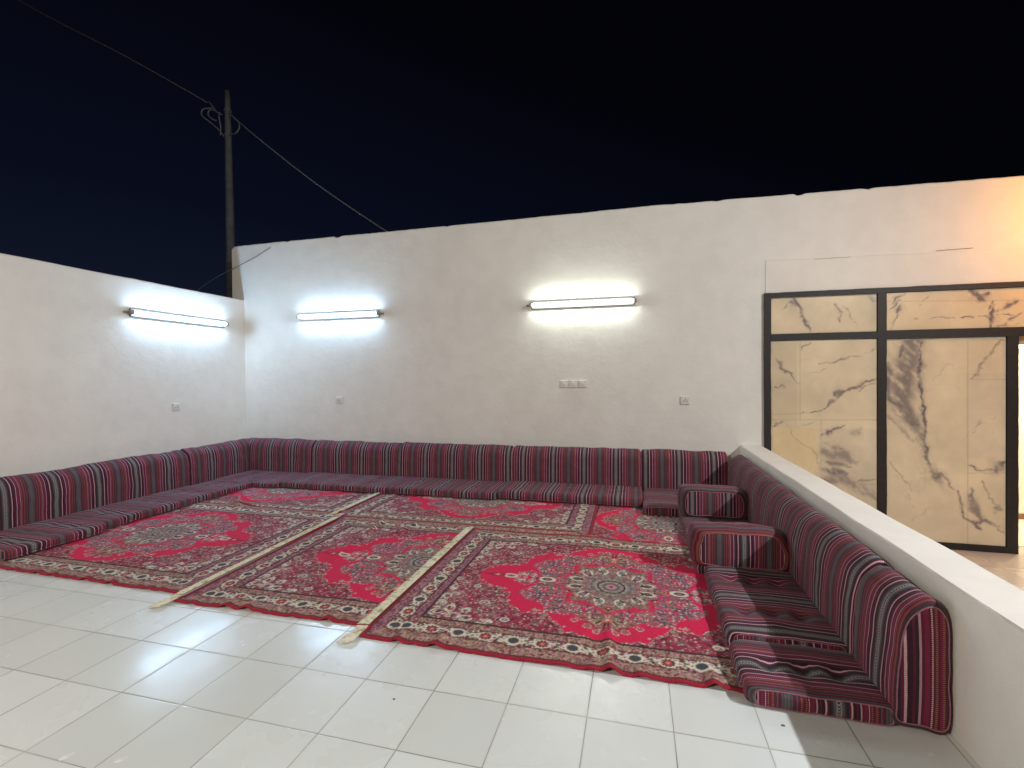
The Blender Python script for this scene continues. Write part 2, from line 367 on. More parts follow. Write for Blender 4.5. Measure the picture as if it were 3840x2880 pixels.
# ------------------------------------------------------------------ marble screen
VEINS=[([[1.68,2.225],[1.76,2.099],[1.799,1.965],[1.868,1.83]],0.0319,0.8),([[1.67,2.159],[1.75,2.122]],0.0602,0.7),([[2.101,2.15],[2.149,1.952]],0.0159,0.6),([[2.422,2.199],[2.487,2.143]],0.0389,0.7),([[2.178,2.103],[2.329,1.859]],0.0089,0.4),([[1.57,2.107],[1.73,2.189]],0.0089,0.4),([[2.734,2.216],[2.625,2.104]],0.0177,0.7),([[2.716,2.079],[2.679,1.996]],0.0389,0.8),([[2.679,1.996],[2.597,1.85]],0.0106,0.7),([[3.311,2.217],[3.412,2.13],[3.479,2.184]],0.0602,0.9),([[3.496,2.085],[3.463,2.016]],0.0248,0.8),([[3.516,2.064],[3.496,1.902],[3.472,1.838]],0.0354,0.9),([[3.546,2.002],[3.694,2.096]],0.0319,0.8),([[3.596,1.858],[3.743,1.969]],0.0159,0.8),([[2.983,2.192],[2.859,2.052]],0.0089,0.4),([[2.588,2.042],[2.716,2.142]],0.0106,0.6),([[3.497,1.841],[3.695,1.855]],0.0106,0.6),([[2.805,1.957],[2.85,1.955]],0.0071,1),([[2.965,1.951],[3.174,1.943]],0.0071,0.7),([[3.234,1.945],[3.345,1.945]],0.0106,1),([[3.379,1.943],[3.48,1.942]],0.0071,0.7),([[3.555,1.945],[3.662,1.949]],0.0124,1),([[1.508,1.549],[1.609,1.413],[1.758,1.267]],0.0142,0.7),([[1.538,1.526],[1.579,1.436]],0.0354,0.6),([[1.497,1.223],[1.618,1.238]],0.0124,0.6),([[1.769,1.655],[1.868,1.702]],0.0159,0.7),([[1.946,1.476],[2.177,1.538],[2.329,1.574],[2.481,1.618]],0.0106,0.55),([[1.768,0.934],[1.965,0.969],[2.042,1.025]],0.0142,0.8),([[2.033,1.014],[2.139,1.124]],0.0389,0.6),([[2.091,1.15],[2.181,1.163]],0.0602,0.75),([[2.177,1.179],[2.291,1.237],[2.481,1.308]],0.0248,0.8),([[2.328,1.211],[2.481,1.265]],0.0142,0.7),([[1.867,1.388],[2.101,1.43]],0.0071,0.3),([[1.496,0.811],[1.592,0.846]],0.0212,0.8),([[1.628,0.809],[1.728,0.632],[1.915,0.494],[1.944,0.307]],0.0071,0.4),([[1.728,0.788],[1.925,0.859]],0.0071,0.3),([[1.974,0.701],[2.061,0.751],[2.167,0.83]],0.0266,0.8),([[2.253,0.723],[2.347,0.79]],0.0531,0.3),([[1.974,0.529],[2.176,0.481],[2.3,0.409]],0.0974,0.55),([[1.973,0.319],[2.205,0.301]],0.0602,0.8),([[2.003,0.618],[2.176,0.557]],0.0248,0.5),([[1.973,0.198],[2.176,0.241],[2.328,0.139],[2.488,0.04]],0.092,0.6),([[2.328,0.215],[2.488,0.245]],0.0283,0.5),([[2.022,0.421],[2.252,0.364]],0.0354,0.6),([[2.814,1.7],[2.814,1.59],[2.77,1.465],[2.725,1.296],[2.715,1.105],[2.77,0.936],[2.832,0.81]],0.1859,0.72),([[2.886,1.694],[2.877,1.295],[2.904,1.022],[2.921,0.812],[2.93,0.539]],0.0248,0.95),([[2.832,0.873],[2.895,0.706],[2.927,0.539]],0.085,0.6),([[2.734,1.677],[2.697,1.529]],0.0283,0.7),([[2.927,0.539],[2.966,0.372],[3.01,0.322]],0.0354,0.85),([[3.001,0.29],[3.062,0.314]],0.085,0.8),([[3.071,0.335],[3.132,0.254],[3.172,0.152]],0.0159,0.7),([[3.21,0.144],[3.236,0.011],[3.262,-0.123],[3.33,-0.174]],0.0195,0.8),([[3.322,-0.166],[3.398,-0.231]],0.0319,0.9),([[3.339,-0.169],[3.432,-0.111],[3.516,-0.177],[3.602,-0.236]],0.023,0.8),([[3.313,0.118],[3.356,-0.023],[3.398,-0.134]],0.0496,0.65),([[3.313,0.201],[3.33,0.078]],0.0177,0.6),([[3.406,0.267],[3.499,0.088],[3.549,0.009]],0.0106,0.5),([[3.516,-0.003],[3.574,-0.02]],0.0566,0.6),([[3.576,1.701],[3.48,1.567],[3.396,1.415],[3.32,1.313]],0.023,0.6),([[3.304,0.411],[3.364,0.379],[3.482,0.394]],0.0142,0.8),([[3.515,0.385],[3.608,0.47]],0.0708,0.8),([[2.592,1.488],[2.599,1.104]],0.0602,0.7),([[2.588,1.104],[2.715,1.02]],0.0283,0.7),([[2.592,0.912],[2.734,0.745],[2.806,0.662]],0.0354,0.35),([[2.588,0.463],[2.734,0.277],[2.806,0.132]],0.0106,0.4),([[3.414,0.924],[3.329,0.758]],0.0089,0.35),([[2.983,1.294],[3.123,1.46]],0.0071,0.2),([[2.806,-0.185],[2.984,-0.026]],0.0071,0.25)]
JOINTS=[[[1.759,1.744],[1.758,0.867]],[[1.758,0.938],[1.466,0.923]],[[1.476,0.862],[2.492,0.879]],[[1.964,0.859],[1.963,-0.244]],[[2.328,0.181],[2.492,0.189]],[[3.291,1.704],[3.293,-0.4]],[[3.312,1.303],[3.607,1.302]],[[3.296,0.345],[3.608,0.359]],[[2.585,2.136],[3.759,2.093]]]

def marble_color(X, Z, seed, base):
    """colour of the cladding at world x, z: pale base, clouds, hand-placed grey veins, tile joints"""
    sh = X.shape; xf = X.ravel(); zf = Z.ravel()
    def nz(s, o): return np.array([noise.fractal((a*s, b*s, o), 1.0, 2.0, 4) for a, b in zip(xf, zf)])
    n1 = nz(2.2, seed); n2 = nz(9, seed+5); n3 = nz(28, seed+9)
    col = np.array(base)[None, :]*(1+.13*n1[:, None]+.03*n2[:, None])
    wx = xf+.030*n2+.010*n3; wz = zf+.030*nz(8, seed+2)+.010*nz(25, seed+3)
    yt = ((xf > 1.47) & (xf < 1.93) & (zf < .78)); col[yt] *= np.array((1.0, .965, .85)); g2 = ((xf > 1.93) & (xf < 2.52) & (zf < .78)); col[g2] *= np.array((.92, .94, .97)); g3 = (xf > 3.27) & (zf < 1.37) & (zf > .5); col[g3] *= np.array((.94, .95, .98)); t4 = (xf < 1.73) & (zf > .78) & (zf < 1.76); col[t4] *= .93
    # faint hairline veins
    hv = np.abs(nz(1.6, seed+20)); m = np.clip(1-hv/.012, 0, 1)*.20*np.clip(.6+2*n1, 0, 1)
    col = col*(1-m[:, None])+np.array((.26, .19, .17))*m[:, None]
    st13 = np.array([noise.fractal(((p*.8+q*.6)*16, (p*.6-q*.8)*5, seed+40), 1.0, 2.0, 3) for p, q in zip(xf, zf)])
    for pts, w, a in VEINS:
        d = np.full(xf.shape, 9.); L_ = len(pts)
        for i in range(L_-1):
            p = np.array(pts[i]); q = np.array(pts[i+1]); v = q-p; t = np.clip(((wx-p[0])*v[0]+(wz-p[1])*v[1])/(v@v+1e-9), 0, 1)
            tt = (i+t)/(L_-1); ww = .5*w*(.35+.9*np.sin(np.pi*np.clip(tt*.8+.15, 0, 1)))
            d = np.minimum(d, np.hypot(wx-p[0]-t*v[0], wz-p[1]-t*v[1])/ww)
        hl = np.clip((3.4-d)/2.6, 0, 1)*.50*a*np.clip(.5+1.4*n1+.8*st13, 0, 1); col = col*(1-hl[:, None])+np.array((.36, .275, .215))*hl[:, None]
        mm = np.clip((1.5-d)/.95, 0, 1)*min(1, a*1.08)*np.clip(.90+.9*st13+.3*n3, .2, 1.0)
        mm = np.clip(mm, 0, 1)
        vc = np.array((.150, .120, .130)); rim = np.array((.29, .225, .205))
        cc = vc+(rim-vc)*np.clip(d, 0, 1)[:, None]**2
        col = col*(1-mm[:, None])+cc*mm[:, None]
    for p, q in JOINTS:
        p = np.array(p); q = np.array(q); v = q-p; t = np.clip(((xf-p[0])*v[0]+(zf-p[1])*v[1])/(v@v), 0, 1)
        d = np.hypot(xf-p[0]-t*v[0], zf-p[1]-t*v[1]); mm = np.clip(1-d/.007, 0, 1)*.45
        col = col*(1-mm[:, None])+np.array((.36, .25, .15))*mm[:, None]
    return col.reshape(*sh, 3)
def grid_mesh(name, P, col=None, closed_skirt=None):
    """P: (ny,nx,3) vertex positions"""
    ny, nx = P.shape[:2]; idx = np.arange(ny*nx).reshape(ny, nx)
    q = np.stack([idx[:-1, :-1], idx[:-1, 1:], idx[1:, 1:], idx[1:, :-1]], -1).reshape(-1, 4)
    me = bpy.data.meshes.new(name); me.vertices.add(ny*nx); me.vertices.foreach_set('co', P.astype('f4').ravel())
    me.loops.add(q.size); me.loops.foreach_set('vertex_index', q.astype('i4').ravel())
    me.polygons.add(len(q)); me.polygons.foreach_set('loop_start', np.arange(0, q.size, 4, dtype='i4')); me.polygons.foreach_set('loop_total', np.full(len(q), 4, 'i4'))
    me.update(calc_edges=True); me.polygons.foreach_set('use_smooth', [True]*len(q))
    if col is not None:
        at = me.color_attributes.new('col', 'FLOAT_COLOR', 'POINT'); c4 = np.ones((ny*nx, 4), 'f4'); c4[:, :3] = np.clip(col.reshape(-1, 3), 0, 1); at.data.foreach_set('color', c4.ravel())
    return me
scr = empty('marble_screen', (2.5, WY, -.447)); tag(scr, 'black framed marble clad screen in the wall beyond the parapet, beige with purple grey veins', 'wall cladding')
so = (2.5, WY, -.447)
FR = [(1.395, 1.463, -.447, 2.281), (2.492, 2.572, -.385, 2.225), (3.612, 3.703, -.447, 1.735)]   # posts
HR = [(1.4635, 5.4, 2.226, 2.2805, 0), (1.4635, 2.4915, 1.748, 1.818, 0), (2.5725, 5.4, 1.7355, 1.826, .0), (1.4635, 3.6115, -.447, -.3855, 0)]
def rough_bar(x0, x1, z0, z1, vert, m):
    bm = bmesh.new(); n = 60; ring = []
    for i in range(n+1):
        t = i/n; w = lambda s, o: .0035*noise.noise((s*5, o, 3))+.002*noise.noise((s*23, o, 8))
        if vert:
            z = z0+(z1-z0)*t; a = x0+w(z, x0); b = x1+w(z, x1+4); pts = [(a, z), (b, z)]
        else:
            x = x0+(x1-x0)*t; a = z0+w(x, z0); b = z1+w(x, z1+4); pts = [(x, a), (x, b)]
        ring.append([bm.verts.new((p[0]-so[0], dy, p[1]-so[2])) for p in pts for dy in (-.030, .01)])
    for i in range(n):
        a, b = ring[i], ring[i+1]
        for k, l in ((0, 2), (2, 3), (3, 1), (1, 0)): bm.faces.new((a[k], a[l], b[l], b[k]))
    for r in (ring[0], ring[-1]): bm.faces.new((r[0], r[2], r[3], r[1]))
    return bm_obj('post' if vert else 'rail', bm, m, scr)
for x0, x1, z0, z1 in FR: rough_bar(x0, x1, z0, z1, True, M_BLK)
for x0, x1, z0, z1, _ in HR: rough_bar(x0, x1, z0, z1, False, M_BLK)
def marble_panel(x0, x1, z0, z1, seed, base=(.745, .61, .42)):
    st = .0085; nx = int((x1-x0)/st)+1; nz_ = int((z1-z0)/st)+1
    X, Z = np.meshgrid(np.linspace(x0, x1, nx), np.linspace(z0, z1, nz_)); col = marble_color(X, Z, seed, base)
    P = np.stack([X-so[0], np.full_like(X, -.012), Z-so[2]], -1)
    # turn the rim back into the wall so the slab has thickness
    P = np.pad(P, ((1, 1), (1, 1), (0, 0)), mode='edge'); col = np.pad(col, ((1, 1), (1, 1), (0, 0)), mode='edge')
    P[0, :, 1] = P[-1, :, 1] = .005; P[:, 0, 1] = P[:, -1, 1] = .005
    me = grid_mesh('marble_panel', P, col); me.polygons.foreach_set('use_smooth', [False]*len(me.polygons)); return link('marble_panel', me, M_MARB, scr)
marble_panel(1.470, 2.489, 1.823, 2.212, 1.0)
marble_panel(2.576, 5.4, 1.829, 2.222, 31.0, (.745, .59, .39))
marble_panel(1.476, 2.489, -.38, 1.738, 62.0)
marble_panel(2.576, 3.607, -.381, 1.722, 93.0)
M_GR = simple('pale_grout', (.86, .78, .62), .8)
for q in ((2.58, 3.6, 1.7245, 1.733), (1.466, 1.4735, -.38, 1.74)):
    bm = bmesh.new(); box(bm, q[0]-so[0], q[1]-so[0], -.011, .004, q[2]-so[2], q[3]-so[2]); bm_obj('grout_gap', bm, M_GR, scr)

# ------------------------------------------------------------------ cushions
PER = .365
def cushion(name, prof, length, parent=None, seed=0, phase=0.0, end_r=.02, wob=.003, dimples=None, sub=8, capphase=0.3, pipes=(0, 1), piping_name='piping', bow=.0, nper=PER, capper=None):
    capper = capper or nper
    """sweep a closed cross-section prof [(y,z)...] along local x; stripes run round it. returns a mesh object"""
    pr = [np.array(p) for p in catmull(prof, 6)]; n = len(pr); cen = sum(pr)/n; hs = max(np.linalg.norm(p-cen) for p in pr)
    ar = [0.0]
    for i in range(n): ar.append(ar[-1]+float(np.linalg.norm(pr[(i+1) % n]-pr[i])))
    st = [0, .12, .4, 1.0]; m = max(4, int(length/.03))
    xs = [end_r*s*1.0 for s in st]; xs = [0, end_r*.15, end_r*.45, end_r] + [end_r+(length-2*end_r)*k/m for k in range(1, m)] + [length-end_r, length-end_r*.45, length-end_r*.15, length]
    bm = bmesh.new(); uvl = bm.loops.layers.uv.new('UVMap'); rings = []
    for x in xs:
        de = min(x, length-x); ins = 0 if de >= end_r else end_r*(1-math.sqrt(max(0, 1-(1-de/end_r)**2)))
        t = x/length; bulge = 1+bow*math.sin(math.pi*t)
        ring = []
        for i, p in enumerate(pr):
            d = p-cen; r = np.linalg.norm(d)+1e-9; q = cen+d*(bulge-ins/hs*1.0)
            nn = Vector((d[0]/r, d[1]/r)); k = wob*noise.noise((x*4+seed*3.1, q[0]*5, q[1]*5+seed))+wob*.5*noise.noise((x*14+seed, q[0]*13, q[1]*13))
            y, z = q[0]+nn.x*k, q[1]+nn.y*k
            if dimples:
                for dx, dy, dep, rad in dimples:
                    g = math.exp(-((x-dx)**2+(y-dy)**2)/rad**2)
                    if z > cen[1]: z -= dep*g
            ring.append(bm.verts.new((x, y, z)))
        rings.append(ring)
    for j in range(len(rings)-1):
        for i in range(n):
            i2 = (i+1) % n; f = bm.faces.new((rings[j][i], rings[j+1][i], rings[j+1][i2], rings[j][i2])); f.smooth = True
            for lp, (xx, aa) in zip(f.loops, ((xs[j], ar[i]), (xs[j+1], ar[i]), (xs[j+1], ar[i+1]), (xs[j], ar[i+1]))): lp[uvl].uv = (xx/nper+phase, aa/nper)
    for end, ring in ((0, rings[0]), (1, rings[-1])):
        prev = ring; x0 = xs[0] if end == 0 else xs[-1]; sg = -1 if end == 0 else 1
        c = Vector((x0, cen[0], cen[1]))
        for s in (.88, .6, .3):
            cur = [bm.verts.new(c+(v.co-c)*s+Vector((sg*.012*(1-s*s), 0, 0))) for v in ring]
            for i in range(n):
                i2 = (i+1) % n; f = bm.faces.new((prev[i], prev[i2], cur[i2], cur[i])); f.smooth = True
                for lp in f.loops: lp[uvl].uv = (lp.vert.co.y/capper+capphase, lp.vert.co.z/nper)
            prev = cur
        f = bm.faces.new(prev); f.smooth = True
        for lp in f.loops: lp[uvl].uv = (lp.vert.co.y/capper+capphase, lp.vert.co.z/nper)
    pl = []
    for end in pipes:
        r = rings[0] if end == 0 else rings[-1]; x0 = xs[0] if end == 0 else xs[-1]
        pl.append([Vector((x0, v.co.y, v.co.z)) for v in r])
    o = bm_obj(name, bm, M_FAB, parent)
    for pts in pl:
        b2 = bmesh.new(); tube(b2, pts+[pts[0]], .0028, 5, cap=False); bm_obj(piping_name, b2, M_PIPE, o, True)
    return o
def seat_prof(w, h, z0=.006):
    r = h*.42
    return [(0.01, z0), (w*.3, z0-.001), (w*.65, z0), (w-r*.6, z0+.001), (w-.004, z0+r*.55), (w, z0+h*.55), (w-r*.5, z0+h*.93), (w*.85, z0+h*1.03), (w*.5, z0+h*1.04), (w*.2, z0+h*1.02), (r*.5, z0+h*.95), (0, z0+h*.5)]
def back_prof(dep, T, H, lean):
    # y: distance from wall; bottom stands out by `lean`
    if lean > .05:
        return [(lean*.95, .012), (lean+T*.5, .010), (lean+T*.97, .02), (lean+T*1.02, .09), (lean+T*1.01, .22), (lean+T*.99, .33), (lean+T*.90, .33+(H-.33)*.55), (lean+T*.66, H-.022), (lean+T*.34, H), (lean+T*.02, H-.03), (lean*.55, H-.10), (lean*.80, .22)]
    return [(lean*.95, .012), (lean+T*.5, .010), (lean+T*.98, .02), (lean+T, .09), (lean*.8+T*1.0, .22), (lean*.5+T*.97, .34), (lean*.28+T*.84, .34+(H-.34)*.58), (lean*.12+T*.60, H-.022), (lean*.04+T*.34, H), (.012+T*.06, H-.025), (.004, H-.09), (lean*.45, .22)]
G_B = 'striped back cushions around the terrace'; G_S = 'striped seat cushions around the terrace'
def place(o, loc, rz, label, group, cat='cushion'):
    o.location = loc; o.rotation_euler = (0, 0, rz); tag(o, label, cat, group); return o
# back wall row (local x runs towards -X, so start at the right end)
B = [(-4.285, -5.44, .515, 'short striped back cushion on the back wall, in the left corner'),
     (-2.975, -4.280, .505, 'striped back cushion on the back wall, under the left tube lamp'),
     (-1.465, -2.970, .512, 'striped back cushion on the back wall, between the two tube lamps'),
     (.050, -1.460, .520, 'striped back cushion on the back wall, under the three switches'),
     (.975, .055, .512, 'striped back cushion on the back wall, touching the parapet row at right')]
for k, (xr, xl, H, lab) in enumerate(B):
    o = cushion('back_cushion', back_prof(0, .185, H, .125 if k < 4 else .07), xr-xl, seed=k*3+1, phase=.13+k*.37, wob=.013, end_r=.035)
    place(o, (xr, WY-.004, 0), math.pi, lab, G_B)
for k, (y0, y1, H, lab) in enumerate([(2.20, 4.515, .498, 'long striped back cushion on the left wall, cut by the left edge of the photo'),
                                    (4.520, 5.60, .500, 'shorter striped back cushion on the left wall, next to the corner')]):
    o = cushion('back_cushion', back_prof(0, .20, H, .165), y1-y0, seed=20+k*3, phase=.31+k*.6, wob=.013, end_r=.035)
    place(o, (WX+.004, y1, 0), -math.pi/2, lab, G_B)
for k, (y0, y1, H, lab) in enumerate([(2.058, 2.415, .512, 'short striped back cushion at the near end of the parapet, its red end panel showing'),
                                    (2.435, 5.42, .515, 'very long striped back cushion along the parapet, behind both bolsters')]):
    o = cushion('back_cushion', back_prof(0, .175, H, .012), y1-y0, seed=31+k*3, phase=.60+k*.25, wob=.009, end_r=.028, capphase=.42, capper=-.52)
    place(o, (1.138, y0, 0), math.pi/2, lab, G_B)
# seats
S = [(-4.300, -5.26, .055, 'striped corner seat cushion where the left and back rows meet', .48, 4.79),
     (-2.845, -4.295, .072, 'striped seat cushion of the back row, beside the corner seat', .0, 4.83),
     (-1.505, -2.840, .075, 'striped seat cushion of the back row, where the first rug fringe ends', 0, 4.85),
     (.055, -1.500, .090, 'striped seat cushion of the back row, thickest, under the three switches', 0, 4.90)]
for k, (xr, xl, h, lab, ex, yf) in enumerate(S):
    w = 5.50-yf
    o = cushion('seat_cushion', seat_prof(w, h, .018), xr-xl, seed=50+k*3, phase=.4+k*.31, wob=.012, end_r=.03, dimples=[((xr-xl)*u, w*v, .016, .05) for u in (.2, .5, .8) for v in (.35, .7)])
    place(o, (xr, 5.50, 0), math.pi, lab, G_S)
for k, (y0, y1, h, w, lab) in enumerate([(1.75, 2.40, .07, .70, 'striped seat cushion at the very left edge of the photo'),(2.405, 3.085, .075, .70, 'striped seat cushion of the left row, nearest whole one to the camera'),
                                    (3.090, 4.43, .072, .62, 'striped seat cushion of the left row, long one before the corner'),
                                    (4.435, 4.785, .060, .60, 'narrow striped seat cushion of the left row, tucked against the corner seat')]):
    if k == 0: continue
    o = cushion('seat_cushion', seat_prof(w, h, .018), y1-y0, seed=70+k*3, phase=.15+k*.43, wob=.013, end_r=.03, dimples=[((y1-y0)*u, w*v, .016, .05) for u in (.2, .5, .8) for v in (.4, .75)])
    place(o, (-5.24, y1, 0), -math.pi/2, lab, G_S)
for k, (y0, y1, h, w, lab) in enumerate([(2.070, 2.440, .074, .545, 'striped seat cushion at the near end of the parapet row, end panel facing forward'),
                                    (2.470, 3.34, .086, .545, 'striped tufted seat cushion by the parapet, in front of the nearer bolster'),
                                    (3.345, 4.675, .080, .59, 'striped seat cushion by the parapet, between the two bolsters'),
                                    (4.685, 5.47, .082, .912, 'striped seat cushion at the far right corner, behind the farther bolster')]):
    ln = y1-y0; dm = []
    if k < 2:
        ny = 1 if k == 0 else 2
        for j in range(ny):
            for i in range(3): dm.append((ln*(.5 if ny == 1 else (.28+.48*j)), w*(.26+.25*i), .042, .038))
    else: dm = [(ln*.3, w*.4, .012, .04), (ln*.7, w*.6, .012, .04)]
    o = cushion('seat_cushion', seat_prof(w, h, .006), ln, seed=90+k*3, phase=.52+k*.33, wob=.012, end_r=.032, dimples=dm, capphase=.42)
    place(o, (.978, y0, 0), math.pi/2, lab, G_S)
# bolsters (arm cushions) lying across the right-hand seats
def rrect(x0, x1, z0, z1, r, sk=0):
    return [(x0+r, z0), ((x0+x1)/2, z0-.003), (x1-r, z0), (x1-r*.25, z0+r*.25), (x1, z0+r), (x1+.004, (z0+z1)/2), (x1, z1-r), (x1-r*.25, z1-r*.25), (x1-r, z1), ((x0+x1)/2, z1+.008), (x0+r+sk, z1), (x0+r*.25+sk*.7, z1-r*.25), (x0+sk*.5, z1-r), (x0-.004, (z0+z1)/2), (x0, z0+r), (x0+r*.25, z0+r*.25)]
G_A = 'arm bolsters on the right row'
o = cushion('arm_bolster', rrect(-.965, -.365, .085, .335, .075, .035), .20, seed=120, phase=.30, end_r=.050, wob=.016, capphase=.27, bow=.05, nper=.30)
place(o, (0, 3.30, 0), math.pi/2, 'nearer striped arm bolster lying across the seat by the parapet', G_A, 'bolster')
o = cushion('arm_bolster', rrect(-.955, -.385, .088, .345, .070, .01), .20, seed=133, phase=.42, end_r=.048, wob=.016, capphase=.62, bow=.05, nper=.30)
place(o, (0, 4.42, 0), math.pi/2, 'farther striped arm bolster, closer to the back wall', G_A, 'bolster')

# ------------------------------------------------------------------ rugs
CREAM = (.68, .64, .52); MAR = (.16, .012, .028); RED = (.68, .008, .075); SLT = (.055, .065, .075); OLV = (.22, .17, .095); TAN = (.40, .25, .17); MAU = (.27, .11, .165); PNK = (.55, .25, .27); SAL = (.62, .20, .14); GRY = (.27, .26, .245); DRK = (.045, .018, .022)
HX, HY = 1.25, .88
def rug_pattern(res):
    nx = int(HX/res)+1; ny = int(HY/res)+1
    x = np.arange(nx)*res; y = np.arange(ny)*res; X, Y = np.meshgrid(x, y)
    im = np.zeros((ny, nx, 3)); im[:] = RED; rs = np.random.RandomState(5)
    def ell(cx, cy, a, b, th, col, mask=None, soft=.0):
        r = max(a, b)+res
        i0, i1 = max(0, int((cx-r)/res)), min(nx, int((cx+r)/res)+2); j0, j1 = max(0, int((cy-r)/res)), min(ny, int((cy+r)/res)+2)
        if i0 >= i1 or j0 >= j1: return
        xx = X[j0:j1, i0:i1]-cx; yy = Y[j0:j1, i0:i1]-cy; c, s = math.cos(th), math.sin(th)
        m = ((xx*c+yy*s)/a)**2+((-xx*s+yy*c)/b)**2 < 1
        if mask is not None: m &= mask[j0:j1, i0:i1]
        im[j0:j1, i0:i1][m] = col
    def ring(cx, cy, a, b, w, col, th=0, mask=None, gap=None):
        r = max(a, b)+w+res
        i0, i1 = max(0, int((cx-r)/res)), min(nx, int((cx+r)/res)+2); j0, j1 = max(0, int((cy-r)/res)), min(ny, int((cy+r)/res)+2)
        if i0 >= i1 or j0 >= j1: return
        xx = X[j0:j1, i0:i1]-cx; yy = Y[j0:j1, i0:i1]-cy; c, s = math.cos(th), math.sin(th)
        u, v = xx*c+yy*s, -xx*s+yy*c; rr = np.sqrt((u/a)**2+(v/b)**2)
        m = np.abs(rr-1) < w/min(a, b)
        if gap is not None: m &= (np.cos(np.arctan2(v, u)-gap[0]) < gap[1])
        if mask is not None: m &= mask[j0:j1, i0:i1]
        im[j0:j1, i0:i1][m] = col
    def flower(cx, cy, r, pet, ctr, n=6, mask=None, th0=0):
        for k in range(n):
            a = th0+2*math.pi*k/n; ell(cx+.62*r*math.cos(a), cy+.62*r*math.sin(a), r*.42, r*.26, a, pet, mask)
        ell(cx, cy, r*.36, r*.36, 0, ctr, mask)
    def rosette(cx, cy, r, out=CREAM, mid=SLT, ctr=OLV, mask=None, asp=1.0, th=0):
        nonlocal im
        for k in range(10):
            a = 2*math.pi*k/10; ell(cx+r*.8*math.cos(a)*asp, cy+r*.8*math.sin(a), r*.30, r*.22, a, out, mask)
        ell(cx, cy, r*.78*asp, r*.78, 0, out, mask); ell(cx, cy, r*.62*asp, r*.62, 0, mid, mask); ell(cx, cy, r*.34*asp, r*.34, 0, ctr, mask); ell(cx, cy, r*.13, r*.13, 0, CREAM, mask)
    def scatter(mask, n, pal, smin, smax, el=2.2, rs=rs):
        js, is_ = np.nonzero(mask)
        for k in rs.randint(0, len(js), n):
            s = rs.uniform(smin, smax); c = pal[rs.randint(len(pal))]; ell(x[is_[k]], y[js[k]], s*el**.5, s/el**.5, rs.uniform(0, math.pi), c, mask)
    def sprigs(mask, n, pal, size):
        js, is_ = np.nonzero(mask)
        for k in rs.randint(0, len(js), n):
            cx, cy = x[is_[k]], y[js[k]]; a0 = rs.uniform(0, 6.3); s = size*rs.uniform(.6, 1.3); cl = pal[rs.randint(len(pal))]
            for q in range(5):
                a = a0+(q-2)*.55; ell(cx+s*math.cos(a), cy+s*math.sin(a), s*.55, s*.16, a, cl, mask)
            ell(cx, cy, s*.3, s*.3, 0, pal[rs.randint(len(pal))], mask)
    # spandrels: everything outside the lobed red field
    px = np.array([0, .07, .14, .22, .30, .355, .40, .47, .54, .595, .612, .66, .76, .82, .87, .895]); py = np.array([.668, .655, .63, .575, .50, .432, .418, .452, .43, .34, .23, .198, .186, .13, .05, -.2])
    lim = np.interp(X, px, py)+.012*np.sin(X*70)+.010*np.sin(X*31+1)+.006*np.sin(Y*90)
    sp = Y > lim; im[sp] = (.27, .018, .05)
    dist_in = np.clip((Y-lim), 0, 1)
    scatter(sp, 1300, [MAU, MAR, (.40, .02, .07), (.30, .02, .05), (.40, .12, .16), DRK, (.42, .04, .10)], .005, .012)
    sprigs(sp, 620, [MAU, OLV, (.42, .18, .25), PNK, SLT, (.45, .03, .08), OLV, GRY, TAN], .014)
    scatter(sp, 1150, [CREAM, PNK, CREAM, (.60, .50, .45), SLT, RED], .0028, .0058, 1.8)
    for cx, cy, r in ((.72, .40, .038), (.55, .56, .03), (.93, .33, .03), (.83, .20, .028), (.98, .12, .03)): rosette(cx, cy, r, MAU, SLT, PNK, sp); ring(cx, cy, r*.75, r*.6, .004, CREAM, 0, sp)
    # corner scrolls: cream curls
    for cx, cy, a, b, th, g in ((.945, .56, .05, .035, .6, 2), (.90, .50, .045, .03, 2.0, 4), (.86, .585, .05, .03, .2, 1), (.975, .47, .045, .03, 1.4, 5), (.97, .38, .04, .026, 1.6, 0.5), (.76, .60, .05, .028, 0, 3), (.965, .24, .04, .022, 1.4, 2.2), (.66, .605, .045, .024, .1, 5.2), (.80, .52, .035, .022, 1, 0)):
        ring(cx, cy, a, b, .0055, CREAM, th, sp, (g, .45)); ring(cx, cy, a*.55, b*.5, .004, CREAM, th, sp, (g+2, .3)); flower(cx+a*.9, cy+b*.5, .014, MAU, SLT, 5, sp); flower(cx-a*.8, cy+b*.7, .013, SLT, PNK, 5, sp); ell(cx, cy, a*.3, b*.35, th, SLT, sp)
    scatter(sp, 700, [(.42, .16, .22), (.50, .30, .32), (.36, .33, .31), (.34, .05, .09)], .003, .007, 2.2); scatter(sp & (X > .55), 800, [CREAM, (.62, .56, .48), GRY, SLT, MAR, MAU], .0032, .0062, 2.4)
    # fine light outline of the spandrels
    edge = sp & (dist_in < .010)
    scatter(edge, 260, [PNK, CREAM, MAU, OLV], .003, .0065, 1.5)
    for k in range(46):
        xx = rs.uniform(0, .86); yy = float(np.interp(xx, px, py))-rs.uniform(.0, .022); flower(xx, yy, rs.uniform(.008, .014), [MAU, PNK, OLV, SLT][rs.randint(4)], CREAM, 5)
    # medallion
    R1 = np.hypot(X/.285, Y/.305); A = np.arctan2(Y/.305, X/.285)
    lob = 1+.09*np.cos(A*8)+.04*np.cos(A*16); med = R1 < lob
    arms = ((np.hypot((X-.40)/.15, (Y-.215)/.105) < 1) | (np.hypot((X-.275)/.105, (Y-.345)/.085) < 1) | (np.hypot(X/.115, (Y-.45)/.105) < 1) | (np.hypot((X-.36)/.13, (Y-.10)/.10) < 1) | (np.hypot((X-.16)/.12, (Y-.345)/.07) < 1))
    im[med] = (.22, .12, .11)
    rg0 = np.array([[noise.noise((a*34, b*34, 2)) for a in x] for b in y]); rag = rg0 > .02; rag2 = rg0 > -.15
